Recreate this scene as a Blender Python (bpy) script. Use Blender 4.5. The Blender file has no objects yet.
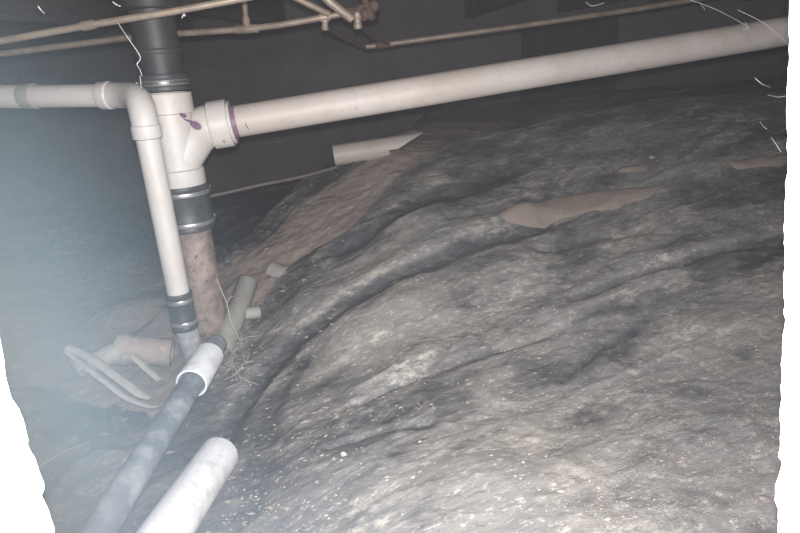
import bpy, bmesh, math, random
import numpy as np
from mathutils import Vector, Matrix
random.seed(7)
rng = np.random.default_rng(11)
C = bpy.context.scene.collection
scene = bpy.context.scene
PI = math.pi

# ------------------------------------------------------------ camera, world, light, exposure
F_PX = 600.0
PITCH, ROLL = math.radians(19.8), math.radians(3.5)
fwd = Vector((0, math.cos(PITCH), -math.sin(PITCH)))
up0 = Vector((0, math.sin(PITCH), math.cos(PITCH)))
rt0 = Vector((1, 0, 0))
up = math.cos(ROLL) * up0 + math.sin(ROLL) * rt0
rt = math.cos(ROLL) * rt0 - math.sin(ROLL) * up0
cam_data = bpy.data.cameras.new('camera')
cam = bpy.data.objects.new('camera', cam_data); C.objects.link(cam)
cam_data.sensor_width = 36.0
cam_data.lens = F_PX * 36.0 / 800.0
cam_data.clip_start = 0.02
m = Matrix((rt, up, -fwd)).transposed().to_4x4()
cam.matrix_world = m
scene.camera = cam

w = bpy.data.worlds.new('world'); scene.world = w
w.use_nodes = True
w.node_tree.nodes['Background'].inputs[0].default_value = (0.10, 0.11, 0.13, 1)
w.node_tree.nodes['Background'].inputs[1].default_value = 0.25

def lamp(name, loc, watts, col, radius):
    l = bpy.data.lights.new(name, 'POINT'); l.energy = watts; l.color = col; l.shadow_soft_size = radius
    o = bpy.data.objects.new(name, l); C.objects.link(o); o.location = loc
    return o
lamp('phone_flash', (0.0, 0.012, 0.032), 120.0, (1.0, 0.955, 0.94), 0.008)
lamp('cool_fill_light', (-0.20, 0.24, -0.32), 25.0, (0.60, 0.77, 1.0), 0.04)      # unseen lamp added at the hole to cool the lower left
lamp('warm_fill_light', (0.30, 0.22, -0.30), 23.0, (1.0, 0.93, 0.74), 0.04)  # unseen lamp added to warm and brighten the lower right

scene.view_settings.view_transform = 'Standard'
scene.view_settings.look = 'None'
scene.view_settings.exposure = 0.0
scene.view_settings.gamma = 1.0
scene.view_settings.use_curve_mapping = False

# ------------------------------------------------------------ pixel <-> place helpers
def ray(u, v):
    return fwd + rt * ((u - 400) / F_PX) - up * ((v - 266.5) / F_PX)
def at_y(u, v, y):
    r = ray(u, v); return r * (y / r.y)
def at_d(u, v, d):
    return ray(u, v) * d
def z_at(x, y, v):
    """height on the plumb line x, y that shows at picture row v"""
    lo, hi = -2.0, 1.0
    for _ in range(50):
        mid = (lo + hi) / 2; p = Vector((x, y, mid))
        vv = 266.5 - F_PX * p.dot(up) / p.dot(fwd)
        if vv > v: lo = mid
        else: hi = mid
    return (lo + hi) / 2

# ------------------------------------------------------------ noise in numpy
LAT = rng.random((8, 256, 256))
def vn(x, y, s=0):
    x = np.asarray(x, float); y = np.asarray(y, float)
    xi = np.floor(x).astype(int); yi = np.floor(y).astype(int)
    fx = x - xi; fy = y - yi
    fx = fx * fx * (3 - 2 * fx); fy = fy * fy * (3 - 2 * fy)
    L = LAT[s % 8]; a = L[xi & 255, yi & 255]; b = L[(xi + 1) & 255, yi & 255]
    c = L[xi & 255, (yi + 1) & 255]; d = L[(xi + 1) & 255, (yi + 1) & 255]
    return (a * (1 - fx) + b * fx) * (1 - fy) + (c * (1 - fx) + d * fx) * fy
def fbm(x, y, s=0, o=4):
    t = 0; a = 0.5; n = 0
    for k in range(o):
        t = t + a * vn(x * 2 ** k + 17.3 * k, y * 2 ** k + 5.1 * k, s + k); n += a; a *= 0.5
    return t / n
def ss(x, a, b):
    t = np.clip((np.asarray(x, float) - a) / (b - a), 0, 1); return t * t * (3 - 2 * t)

# ------------------------------------------------------------ ground shape
def G0(x, y):
    x = np.asarray(x, float); y = np.asarray(y, float)
    g = -0.93 + 0.12 * ss(x, -0.55, 0.1) + 0.06 * ss(x, 0.3, 1.4)
    R = 0.42 * ss(y, 1.1, 2.9) * ss(x, -1.35, -0.35)
    q = (x + 0.75) * 0.82 - (y - 2.1) * 0.57
    hollow = ss(-q, 0.0, 0.11) * ss(-x, -0.35, 0.15)
    R = R * (1 - 0.85 * hollow)
    pile = 0.10 * np.exp(-(((x + 1.0) / 0.26) ** 2 + ((y - 2.15) / 0.22) ** 2))
    return g + R + pile
def hit(u, v):
    r = ray(u, v); t = 0.3
    while t < 12:
        p = r * t
        if p.z < float(G0(p.x, p.y)): break
        t += 0.01
    return r * t
def gz(x, y): return float(G0(x, y))

# ------------------------------------------------------------ mesh helpers
def link(name, me, mat, parent=None, smooth=None):
    o = bpy.data.objects.new(name, me); C.objects.link(o)
    if mat: me.materials.append(mat)
    if parent:
        o.parent = parent
        o.matrix_parent_inverse = Matrix.Translation(parent.location).inverted()
    if smooth is not None:
        me.polygons.foreach_set('use_smooth', [True] * len(me.polygons))
        if smooth < 179:
            me.set_sharp_from_angle(angle=math.radians(smooth))
    return o
def from_bm(name, bm, mat, parent=None, smooth=40):
    bmesh.ops.recalc_face_normals(bm, faces=bm.faces)
    me = bpy.data.meshes.new(name); bm.to_mesh(me); bm.free()
    return link(name, me, mat, parent, smooth)
def thing(name, label, cat, loc=(0, 0, 0), group=None):
    o = bpy.data.objects.new(name, None); C.objects.link(o); o.location = loc
    o.empty_display_size = 0.05
    o['label'] = label; o['category'] = cat
    if group: o['group'] = group
    return o
def tag(o, label, cat, group=None, kind=None):
    o['label'] = label; o['category'] = cat
    if group: o['group'] = group
    if kind: o['kind'] = kind
    return o
def frame(d):
    d = d.normalized()
    a = Vector((0, 0, 1)) if abs(d.z) < 0.9 else Vector((1, 0, 0))
    u = d.cross(a).normalized(); v = d.cross(u).normalized()
    return u, v
def add_lathe(bm, A, d, prof, n=40, wob=0.0, closed=False, arc=None):
    """turn the profile (distance along, radius) about the axis from A along d"""
    d = d.normalized(); u, v = frame(d); rings = []
    for i, (s, r) in enumerate(prof):
        ring = []
        for k in range(n):
            t = 2 * PI * k / n
            rr = r * (1 + wob * (random.random() - 0.5))
            ring.append(bm.verts.new(A + d * s + (u * math.cos(t) + v * math.sin(t)) * rr))
        rings.append(ring)
    pairs = list(zip(rings[:-1], rings[1:])) + ([(rings[-1], rings[0])] if closed else [])
    for a, b in pairs:
        for k in range(n):
            bm.faces.new((a[k], a[(k + 1) % n], b[(k + 1) % n], b[k]))
    return rings
def hollow_prof(L, r, t, bev=0.0015, extra=None):
    out = [(0, r - bev), (bev, r)] + (extra or []) + [(L - bev, r), (L, r - bev), (L, r - t), (0, r - t)]
    return out
def pipe_between(name, A, B, r, mat, parent=None, t=0.005, n=40, seg=1, sag=0.0):
    bm = bmesh.new(); L = (B - A).length
    ex = [(L * k / seg, r) for k in range(1, seg)]
    add_lathe(bm, A, B - A, hollow_prof(L, r, t, extra=ex), n, closed=True)
    return from_bm(name, bm, mat, parent)
def add_sweep(bm, pts, rad, n=16, cap=True):
    """tube along points; rad a number or list"""
    if not hasattr(rad, '__len__'): rad = [rad] * len(pts)
    T = []
    for i in range(len(pts)):
        a = pts[max(0, i - 1)]; b = pts[min(len(pts) - 1, i + 1)]; T.append((b - a).normalized())
    u, v = frame(T[0]); rings = []
    for i, p in enumerate(pts):
        u = (u - T[i] * u.dot(T[i])).normalized(); v = T[i].cross(u)
        rings.append([bm.verts.new(p + (u * math.cos(2 * PI * k / n) + v * math.sin(2 * PI * k / n)) * rad[i]) for k in range(n)])
    for a, b in zip(rings[:-1], rings[1:]):
        for k in range(n):
            bm.faces.new((a[k], a[(k + 1) % n], b[(k + 1) % n], b[k]))
    if cap:
        bm.faces.new(rings[0][::-1]); bm.faces.new(rings[-1])
    return rings
def bez(a, b, c, d, n=14):
    return [a * (1 - t) ** 3 + b * 3 * t * (1 - t) ** 2 + c * 3 * t * t * (1 - t) + d * t ** 3 for t in [k / n for k in range(n + 1)]]
def smooth_pts(P, n=6):
    out = []
    for i in range(len(P) - 1):
        p0 = P[max(0, i - 1)]; p1 = P[i]; p2 = P[i + 1]; p3 = P[min(len(P) - 1, i + 2)]
        for k in range(n):
            t = k / n
            out.append(0.5 * ((2 * p1) + (p2 - p0) * t + (2 * p0 - 5 * p1 + 4 * p2 - p3) * t * t + (3 * p1 - p0 - 3 * p2 + p3) * t ** 3))
    out.append(P[-1]); return out
def add_box(bm, x0, x1, y0, y1, z0, z1):
    vs = [bm.verts.new((x, y, z)) for x in (x0, x1) for y in (y0, y1) for z in (z0, z1)]
    for f in ((0, 1, 3, 2), (4, 6, 7, 5), (0, 4, 5, 1), (2, 3, 7, 6), (0, 2, 6, 4), (1, 5, 7, 3)):
        bm.faces.new([vs[i] for i in f])

# ------------------------------------------------------------ materials
def mat_base(name, rough=0.5, metal=0.0, spec=0.5):
    mt = bpy.data.materials.new(name); mt.use_nodes = True
    nt = mt.node_tree; b = nt.nodes['Principled BSDF']
    b.inputs['Roughness'].default_value = rough; b.inputs['Metallic'].default_value = metal
    b.inputs['Specular IOR Level'].default_value = spec
    return mt, nt, b
def N(nt, t, **kw):
    n = nt.nodes.new(t)
    for k, v in kw.items():
        if k in n.inputs: n.inputs[k].default_value = v
        else: setattr(n, k, v)
    return n
def mixc(nt, fac, a, b, mode='MIX'):
    n = nt.nodes.new('ShaderNodeMix'); n.data_type = 'RGBA'; n.blend_type = mode
    for sock, val in ((n.inputs[0], fac), (n.inputs[6], a), (n.inputs[7], b)):
        if isinstance(val, bpy.types.NodeSocket): nt.links.new(val, sock)
        elif isinstance(val, (tuple, list)): sock.default_value = (*val[:3], 1)
        else: sock.default_value = val
    return n.outputs[2]
def ramp(nt, src, lo, hi):
    n = nt.nodes.new('ShaderNodeMapRange'); n.inputs[1].default_value = lo; n.inputs[2].default_value = hi
    nt.links.new(src, n.inputs[0]); return n.outputs[0]
def coords(nt, scale=(1, 1, 1), rot=(0, 0, 0)):
    tc = nt.nodes.new('ShaderNodeTexCoord'); mp = nt.nodes.new('ShaderNodeMapping')
    mp.inputs['Scale'].default_value = scale; mp.inputs['Rotation'].default_value = rot
    nt.links.new(tc.outputs['Object'], mp.inputs[0]); return mp.outputs[0]
def noise(nt, vec, scale, detail=5, rough=0.55):
    n = N(nt, 'ShaderNodeTexNoise'); n.inputs['Scale'].default_value = scale
    n.inputs['Detail'].default_value = detail; n.inputs['Roughness'].default_value = rough
    nt.links.new(vec, n.inputs['Vector']); return n.outputs['Fac']
def bump(nt, b, h, dist=0.002, strength=0.6):
    n = N(nt, 'ShaderNodeBump'); n.inputs['Strength'].default_value = strength; n.inputs['Distance'].default_value = dist
    nt.links.new(h, n.inputs['Height']); nt.links.new(n.outputs[0], b.inputs['Normal'])
def speckled(name, base, dirt, scale=6, lo=0.5, hi=0.75, rough=0.4, spec=0.5, fine=120, fine_amt=0.25, bmp=0.0006, metal=0.0):
    mt, nt, b = mat_base(name, rough, metal, spec)
    c = coords(nt)
    f = ramp(nt, noise(nt, c, scale, 6, 0.65), lo, hi)
    col = mixc(nt, f, base, dirt)
    f2 = ramp(nt, noise(nt, c, fine, 2, 0.5), 0.62, 0.72)
    mm = nt.nodes.new('ShaderNodeMath'); mm.operation = 'MULTIPLY'; mm.inputs[1].default_value = fine_amt; nt.links.new(f2, mm.inputs[0])
    col = mixc(nt, mm.outputs[0], col, tuple(x * 0.35 for x in base))
    nt.links.new(col, b.inputs['Base Color'])
    bump(nt, b, noise(nt, c, fine * 0.7, 4, 0.6), bmp, 0.5)
    return mt
PVC = speckled('aged_white_pvc', (0.59, 0.565, 0.55), (0.50, 0.43, 0.35), 7, 0.45, 0.8, 0.47)
PVC_LONG = speckled('dusty_white_pvc', (0.54, 0.49, 0.45), (0.42, 0.35, 0.29), 5, 0.4, 0.8, 0.52, fine=90)
PVC_GREY = speckled('dusty_grey_pvc', (0.36, 0.36, 0.34), (0.24, 0.21, 0.18), 9, 0.4, 0.75, 0.6)
PVC_FLOOR = speckled('scuffed_white_pvc', (0.80, 0.82, 0.86), (0.40, 0.38, 0.36), 14, 0.5, 0.75, 0.45, fine_amt=0.5)
OLDPIPE = speckled('dusty_dark_pipe', (0.13, 0.145, 0.17), (0.34, 0.36, 0.39), 16, 0.42, 0.66, 0.5, fine_amt=0.1)
GALV = speckled('blotched_galvanised_steel', (0.30, 0.31, 0.33), (0.62, 0.62, 0.62), 22, 0.4, 0.65, 0.5, metal=0.2, bmp=0.001)
IRON = speckled('rusted_cast_iron', (0.17, 0.125, 0.11), (0.36, 0.29, 0.255), 16, 0.4, 0.7, 0.8, fine=45, fine_amt=0.8, bmp=0.006)
RUBBER = speckled('black_rubber', (0.035, 0.037, 0.04), (0.08, 0.08, 0.08), 20, 0.4, 0.8, 0.5)
BLACKPIPE = speckled('black_pipe', (0.022, 0.022, 0.024), (0.05, 0.045, 0.04), 14, 0.4, 0.8, 0.55)
STEEL = speckled('band_steel', (0.42, 0.42, 0.42), (0.25, 0.24, 0.22), 30, 0.5, 0.8, 0.38, metal=0.7)
COPPER = speckled('dull_copper', (0.33, 0.26, 0.20), (0.20, 0.155, 0.125), 18, 0.4, 0.7, 0.5, metal=0.25, fine=70, fine_amt=0.4)
RUSTY = speckled('rusty_fitting', (0.085, 0.05, 0.038), (0.15, 0.10, 0.08), 25, 0.4, 0.7, 0.8, bmp=0.003)
WOOD = None
PURPLE = speckled('purple_primer', (0.20, 0.11, 0.17), (0.30, 0.2, 0.25), 30, 0.5, 0.8, 0.45)
INK = speckled('dark_primer_line', (0.06, 0.035, 0.045), (0.10, 0.05, 0.06), 30, 0.5, 0.8, 0.5)
def wood(name, a, b_):
    mt, nt, b = mat_base(name, 0.8, 0, 0.2)
    c = coords(nt, (14, 1.2, 14))
    f = ramp(nt, noise(nt, c, 4, 8, 0.6), 0.3, 0.7)
    nt.links.new(mixc(nt, f, a, b_), b.inputs['Base Color']); bump(nt, b, f, 0.001, 0.5); return mt
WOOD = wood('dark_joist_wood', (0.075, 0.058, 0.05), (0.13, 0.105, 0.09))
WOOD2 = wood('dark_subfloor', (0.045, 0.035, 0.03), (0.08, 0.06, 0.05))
CONCRETE = speckled('dark_foundation', (0.11, 0.10, 0.10), (0.17, 0.155, 0.15), 3, 0.35, 0.75, 0.9, 0.2, fine=60, bmp=0.004)
PLASTER = speckled('white_wallboard', (0.86, 0.86, 0.85), (0.80, 0.79, 0.77), 4, 0.5, 0.8, 0.7, fine_amt=0.0)
ROOT = speckled('pale_root', (0.37, 0.35, 0.32), (0.26, 0.21, 0.17), 30, 0.4, 0.7, 0.8)
CHIP = speckled('pale_chip', (0.46, 0.43, 0.40), (0.30, 0.27, 0.24), 30, 0.4, 0.75, 0.6)
WEB_DIM = speckled('dimmed_cobweb_silk', (0.25, 0.24, 0.23), (0.18, 0.18, 0.18), 60, 0.4, 0.6, 0.6)  # darker copy of the silk, offsets overexposure by the close flash
WEB = speckled('cobweb_silk', (0.85, 0.85, 0.83), (0.6, 0.6, 0.6), 60, 0.4, 0.6, 0.4)
STONE = speckled('dull_stone', (0.30, 0.27, 0.23), (0.16, 0.14, 0.13), 40, 0.4, 0.7, 0.8)

def dirt_mat(name, a, b_, c_):
    mt, nt, b = mat_base(name, 0.95, 0, 0.15)
    c = coords(nt)
    f = ramp(nt, noise(nt, c, 3.5, 8, 0.65), 0.35, 0.65)
    col = mixc(nt, f, a, b_)
    f2 = ramp(nt, noise(nt, c, 38, 5, 0.7), 0.55, 0.72)
    col = mixc(nt, f2, col, c_)
    nt.links.new(col, b.inputs['Base Color'])
    bump(nt, b, noise(nt, c, 34, 8, 0.65), 0.007, 0.5); return mt
DIRT = dirt_mat('brown_dirt', (0.30, 0.245, 0.215), (0.40, 0.335, 0.295), (0.50, 0.44, 0.40))
TAN = dirt_mat('tan_dirt', (0.26, 0.215, 0.18), (0.33, 0.275, 0.235), (0.36, 0.31, 0.27))

# ------------------------------------------------------------ setting: access wall with its torn hole
def struct(o):
    o['kind'] = 'structure'; return o
left_px = [(-140, -260), (-110, -120), (-85, 0), (-60, 90), (-40, 170), (-20, 250), (-6, 310), (0, 341), (5, 372), (12, 398), (18.7, 408), (24, 419), (27, 432), (28, 445), (37, 464), (44, 482), (42.5, 496), (49, 512), (55, 533), (66, 580), (86, 640)]
right_px = [(770, 640), (774, 580), (777, 533), (779, 509), (775.6, 501), (775, 486), (779, 475), (782, 462), (778, 456), (780, 446), (781, 437), (779.5, 418), (781, 400), (782, 372), (782, 348), (784.5, 320), (784, 260), (785, 227), (786, 195), (787, 172), (787, 136), (787.5, 90), (788.5, 60), (788.5, 20), (789, 0), (790, -40), (793, -120), (797, -260)]
YW = 0.41
hole = [at_y(u, v, YW) for u, v in left_px + right_px]
# densify with a small ragged tear
dense = []
for i in range(len(hole)):
    a = hole[i]; b = hole[(i + 1) % len(hole)]
    n = max(1, int((b - a).length / 0.006))
    for k in range(n):
        p = a.lerp(b, k / n)
        p = p + Vector(((random.random() - 0.5) * 0.0016, 0, (random.random() - 0.5) * 0.0016)); dense.append(p)
cx = sum(p.x for p in dense) / len(dense); cz = sum(p.z for p in dense) / len(dense)
bm = bmesh.new()
X0, X1, Z0, Z1 = -3.0, 3.6, -1.2, 1.6
def outer(p):
    dx, dz = p.x - cx, p.z - cz; t = 1e9
    if dx > 1e-6: t = min(t, (X1 - cx) / dx)
    if dx < -1e-6: t = min(t, (X0 - cx) / dx)
    if dz > 1e-6: t = min(t, (Z1 - cz) / dz)
    if dz < -1e-6: t = min(t, (Z0 - cz) / dz)
    return cx + dx * t, cz + dz * t
ib, if_, ob, of = [], [], [], []
for p in dense:
    e = Vector((p.x - cx, 0, p.z - cz)).normalized() * (0.006 + 0.003 * random.random())
    ox, oz = outer(p)
    ib.append(bm.verts.new(p)); if_.append(bm.verts.new((p.x + e.x, YW - 0.013, p.z + e.z)))
    ob.append(bm.verts.new((ox, YW, oz))); of.append(bm.verts.new((ox, YW - 0.013, oz)))
n = len(dense)
for i in range(n):
    j = (i + 1) % n
    bm.faces.new((ib[i], ib[j], ob[j], ob[i])); bm.faces.new((if_[i], of[i], of[j], if_[j]))
    bm.faces.new((ib[i], if_[i], if_[j], ib[j]))
struct(from_bm('wall_front', bm, PLASTER, None, 30))

YB = 4.3
def build_wall(name, boxes, mat):
    bm = bmesh.new()
    for b in boxes: add_box(bm, *b)
    return struct(from_bm(name, bm, mat, None, 30))
op0 = at_y(521, 70, YB); op1 = at_y(616, 70, YB); zb = at_y(560, 121, YB).z; zt = at_y(560, 22, YB).z
build_wall('wall_back', [(-3, op0.x, YB, YB + 0.2, -1.2, 0.6), (op1.x, 3.6, YB, YB + 0.2, -1.2, 0.6),
                         (op0.x, op1.x, YB, YB + 0.2, -1.2, zb), (op0.x, op1.x, YB, YB + 0.2, zt, 0.6),
                         (-3, 3.6, YB + 2.5, YB + 2.6, -1.2, 0.6)], CONCRETE)
build_wall('wall_left', [(-3.1, -3.0, 0.41, YB + 2.6, -1.2, 0.6)], CONCRETE)
build_wall('wall_right', [(3.6, 3.7, 0.41, YB + 2.6, -1.2, 0.6)], CONCRETE)

# ceiling: subfloor and joists
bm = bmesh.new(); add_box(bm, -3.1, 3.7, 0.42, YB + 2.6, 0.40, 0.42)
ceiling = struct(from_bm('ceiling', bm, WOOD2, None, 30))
YAW = math.radians(8)
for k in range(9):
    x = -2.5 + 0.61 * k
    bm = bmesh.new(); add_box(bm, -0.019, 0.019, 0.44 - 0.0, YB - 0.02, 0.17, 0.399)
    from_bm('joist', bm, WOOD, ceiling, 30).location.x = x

# ground: bare soil
def grid_mesh(name, X, Y, Z, mat, attrs=None, keep=None):
    ny, nx = X.shape
    co = np.stack([X, Y, Z], -1).reshape(-1, 3)
    idx = np.arange(nx * ny).reshape(ny, nx)
    q = np.stack([idx[:-1, :-1], idx[:-1, 1:], idx[1:, 1:], idx[1:, :-1]], -1).reshape(-1, 4)
    me = bpy.data.meshes.new(name)
    me.vertices.add(len(co)); me.vertices.foreach_set('co', co.ravel())
    me.loops.add(q.size); me.loops.foreach_set('vertex_index', q.ravel())
    me.polygons.add(len(q)); me.polygons.foreach_set('loop_start', np.arange(0, q.size, 4))
    me.polygons.foreach_set('loop_total', np.full(len(q), 4))
    me.update(); me.validate()
    for k, a in (attrs or {}).items():
        at = me.attributes.new(k, 'FLOAT', 'POINT'); at.data.foreach_set('value', a.ravel().astype(np.float32))
    return link(name, me, mat, None, 180)
def soil_z(X, Y):
    return G0(X, Y) + 0.05 * (fbm(X * 3, Y * 3, 1) - 0.5) + 0.016 * (fbm((X * .8 - Y * .6) * 11, (X * .6 + Y * .8) * 11, 2) - 0.5) + 0.009 * (fbm((X * .5 + Y * .87) * 38, (X * .87 - Y * .5) * 38, 3, 3) - 0.5)
xs = np.concatenate([np.linspace(-3, -1.5, 50)[:-1], np.linspace(-1.5, 0.6, 330), np.linspace(0.6, 3.6, 90)[1:]])
ys = np.concatenate([np.linspace(0.42, 3.2, 420), np.linspace(3.2, YB + 2.5, 110)[1:]])
X, Y = np.meshgrid(xs, ys)
struct(grid_mesh('floor', X, Y, soil_z(X, Y) - 0.012, DIRT))
def sz(x, y): return float(soil_z(x, y)) - 0.012

# ------------------------------------------------------------ plastic sheeting over the bank
edge_px = [(20, 640), (60, 585), (98, 533), (128, 480), (160, 432), (192, 396), (228, 362), (243, 345), (256, 322), (272, 297), (292, 275), (318, 256), (345, 240), (366, 222), (383, 200), (398, 183), (420, 168), (446, 152), (476, 140), (505, 133)]
edge = [hit(u, v) for u, v in edge_px]
print('edge', [tuple(round(c, 2) for c in p) for p in edge])
E = smooth_pts([Vector((p.x, p.y, 0)) for p in edge], 40)
Ex = np.array([p.x for p in E]); Ey = np.array([p.y for p in E])
L = np.concatenate([[0], np.cumsum(np.hypot(np.diff(Ex), np.diff(Ey)))])
NV, NU = 640, 520
tt = np.linspace(0, L[-1], NV); ex = np.interp(tt, L, Ex); ey = np.interp(tt, L, Ey)
ex = ex + 0.03 * (vn(tt * 9, tt * 0, 4) - 0.5) + 0.015 * (vn(tt * 31, tt * 0, 5) - 0.5)
rx = np.interp(tt, [0, L[-1]], [1.6, 3.4]); ry = np.interp(tt, [0, 0.55 * L[-1], L[-1]], [0.44, 2.0, 4.25])
uu = np.linspace(0, 1, NU)[None, :] ** 1.25
X = ex[:, None] * (1 - uu) + rx[:, None] * uu
Y = ey[:, None] * (1 - uu) + ry[:, None] * uu
fa, fb = hit(320, 335), hit(540, 235)
dirv = np.array([fb.x - fa.x, fb.y - fa.y]); dirv /= np.hypot(*dirv); ANG = math.atan2(dirv[1], dirv[0])
print('furrow angle', math.degrees(ANG))
def along(X, Y): return X * dirv[0] + Y * dirv[1], -X * dirv[1] + Y * dirv[0]
def poly_dist(X, Y, pts):
    best = np.full(X.shape, 9.0); side = np.zeros(X.shape)
    for a, b in zip(pts[:-1], pts[1:]):
        dx, dy = b.x - a.x, b.y - a.y; l2 = dx * dx + dy * dy
        t = np.clip(((X - a.x) * dx + (Y - a.y) * dy) / l2, 0, 1)
        px, py = X - a.x - t * dx, Y - a.y - t * dy
        d = np.hypot(px, py); s = np.sign(dx * py - dy * px)
        up_ = d < best; best = np.where(up_, d, best); side = np.where(up_, s, side)
    return best * side
FUR = [  # picture polyline, half width (m), depth, darkening of the tone
    ([(345, 262), (380, 238), (425, 213), (470, 196), (505, 180)], 0.060, 0.035, 1.0),
    ([(196, 520), (218, 462), (240, 420), (268, 384), (300, 352), (330, 332), (380, 303), (430, 280), (480, 256), (545, 232)], 0.036, 0.026, 0.95),
    ([(575, 313), (620, 294), (700, 268), (785, 248)], 0.022, 0.018, 0.7),
    ([(700, 285), (745, 270), (795, 250)], 0.05, 0.02, 0.7),
    ([(560, 395), (600, 365), (630, 348)], 0.018, 0.010, 0.3),
    ([(360, 415), (420, 388), (470, 372), (560, 345)], 0.015, 0.010, 0.4),
    ([(330, 462), (380, 445), (430, 440)], 0.014, 0.012, 0.4),
    ([(250, 533), (262, 470), (275, 420), (300, 375)], 0.035, 0.012, 0.8),
    ([(520, 470), (560, 455), (600, 420)], 0.05, 0.008, 0.35),
    ([(600, 520), (640, 500), (655, 470)], 0.035, 0.006, 0.4),
    ([(700, 205), (745, 195), (795, 190)], 0.10, 0.02, 0.8),
    ([(540, 262), (590, 250), (650, 240)], 0.02, 0.008, 0.4),
]
RID = [
    ([(300, 268), (350, 250), (400, 235), (440, 222)], 0.05, 0.02),
    ([(300, 322), (350, 308), (420, 270), (520, 225)], 0.07, 0.03),
    ([(350, 345), (430, 310), (520, 275)], 0.09, 0.03),
    ([(560, 330), (640, 300), (730, 275)], 0.04, 0.015),
]
def sheet(X, Y):
    A, B = along(X, Y)
    wx = 0.25 * (fbm(X * 1.3, Y * 1.3, 6) - 0.5); B2 = B + wx
    w1 = fbm(A * 1.5, B2 * 4.2, 1, 3); w2 = fbm(A * 4.5 + 9, B2 * 10, 2, 3); w3 = fbm(A * 14, B2 * 26, 3, 3)
    # creases: sharp ridged noise
    r2 = 1 - np.abs(2 * vn(A * 2.4 + 3, B2 * 6, 5) - 1); r3 = 1 - np.abs(2 * vn(A * 7 + 1, B2 * 15, 6) - 1)
    fine = fbm(X * 60, Y * 60, 7, 2)
    Z = 0.045 * (w1 - 0.5) + 0.013 * (w2 - 0.5) + 0.005 * (w3 - 0.5) + 0.006 * r2 ** 4 + 0.003 * r3 ** 4 + 0.003 * fine
    fold_dark = np.zeros(X.shape)
    for px, hw, dp, cl in FUR:
        P = [hit(u, v) for u, v in px]
        d = poly_dist(X, Y, P); d = d + 0.5 * hw * (vn(A * 12, B * 12, 4) - 0.5)
        g = np.exp(-(d / hw) ** 2); Z = Z - dp * g
        fold_dark = np.maximum(fold_dark, cl * ss(-np.abs(d), -hw * 1.25, -hw * 0.5))
    for px, hw, dp in RID:
        P = [hit(u, v) for u, v in px]
        d = poly_dist(X, Y, P); Z = Z + dp * np.exp(-(d / hw) ** 2)
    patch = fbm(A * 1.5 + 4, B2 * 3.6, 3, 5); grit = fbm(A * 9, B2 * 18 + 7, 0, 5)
    dust_and_falloff = (0.25 + 0.75 * ss(0.36 * patch + 0.64 * grit, 0.28, 0.62)) * (1 - 0.97 * fold_dark) * (0.62 + 0.5 * ss(r2, 0.2, 0.9))
    # less dusty by the pipes; flash falloff painted in: darker far, brighter near right
    dust_and_falloff = dust_and_falloff * (0.62 + 0.43 * ss(X + 0.25 * Y, -0.5, 0.75)) * (1 - 0.45 * ss(Y - 0.3 * X, 1.3, 2.9)) * (1 + 0.7 * ss(1.35 - Y + 0.25 * X, 0.0, 0.6) * ss(X, 0.0, 0.4)) * (1 - 0.45 * ss(-X, -0.05, 0.35) * ss(-Y, -1.7, -1.1))
    return Z, np.clip(dust_and_falloff, 0, 1)
Zw, dust_and_falloff = sheet(X, Y)
fade = ss(np.broadcast_to(uu, X.shape) * 3.0, 0.0, 0.18)
Z = G0(X, Y) + 0.02 + 0.02 * fade + Zw * (0.35 + 0.65 * fade)
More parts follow.
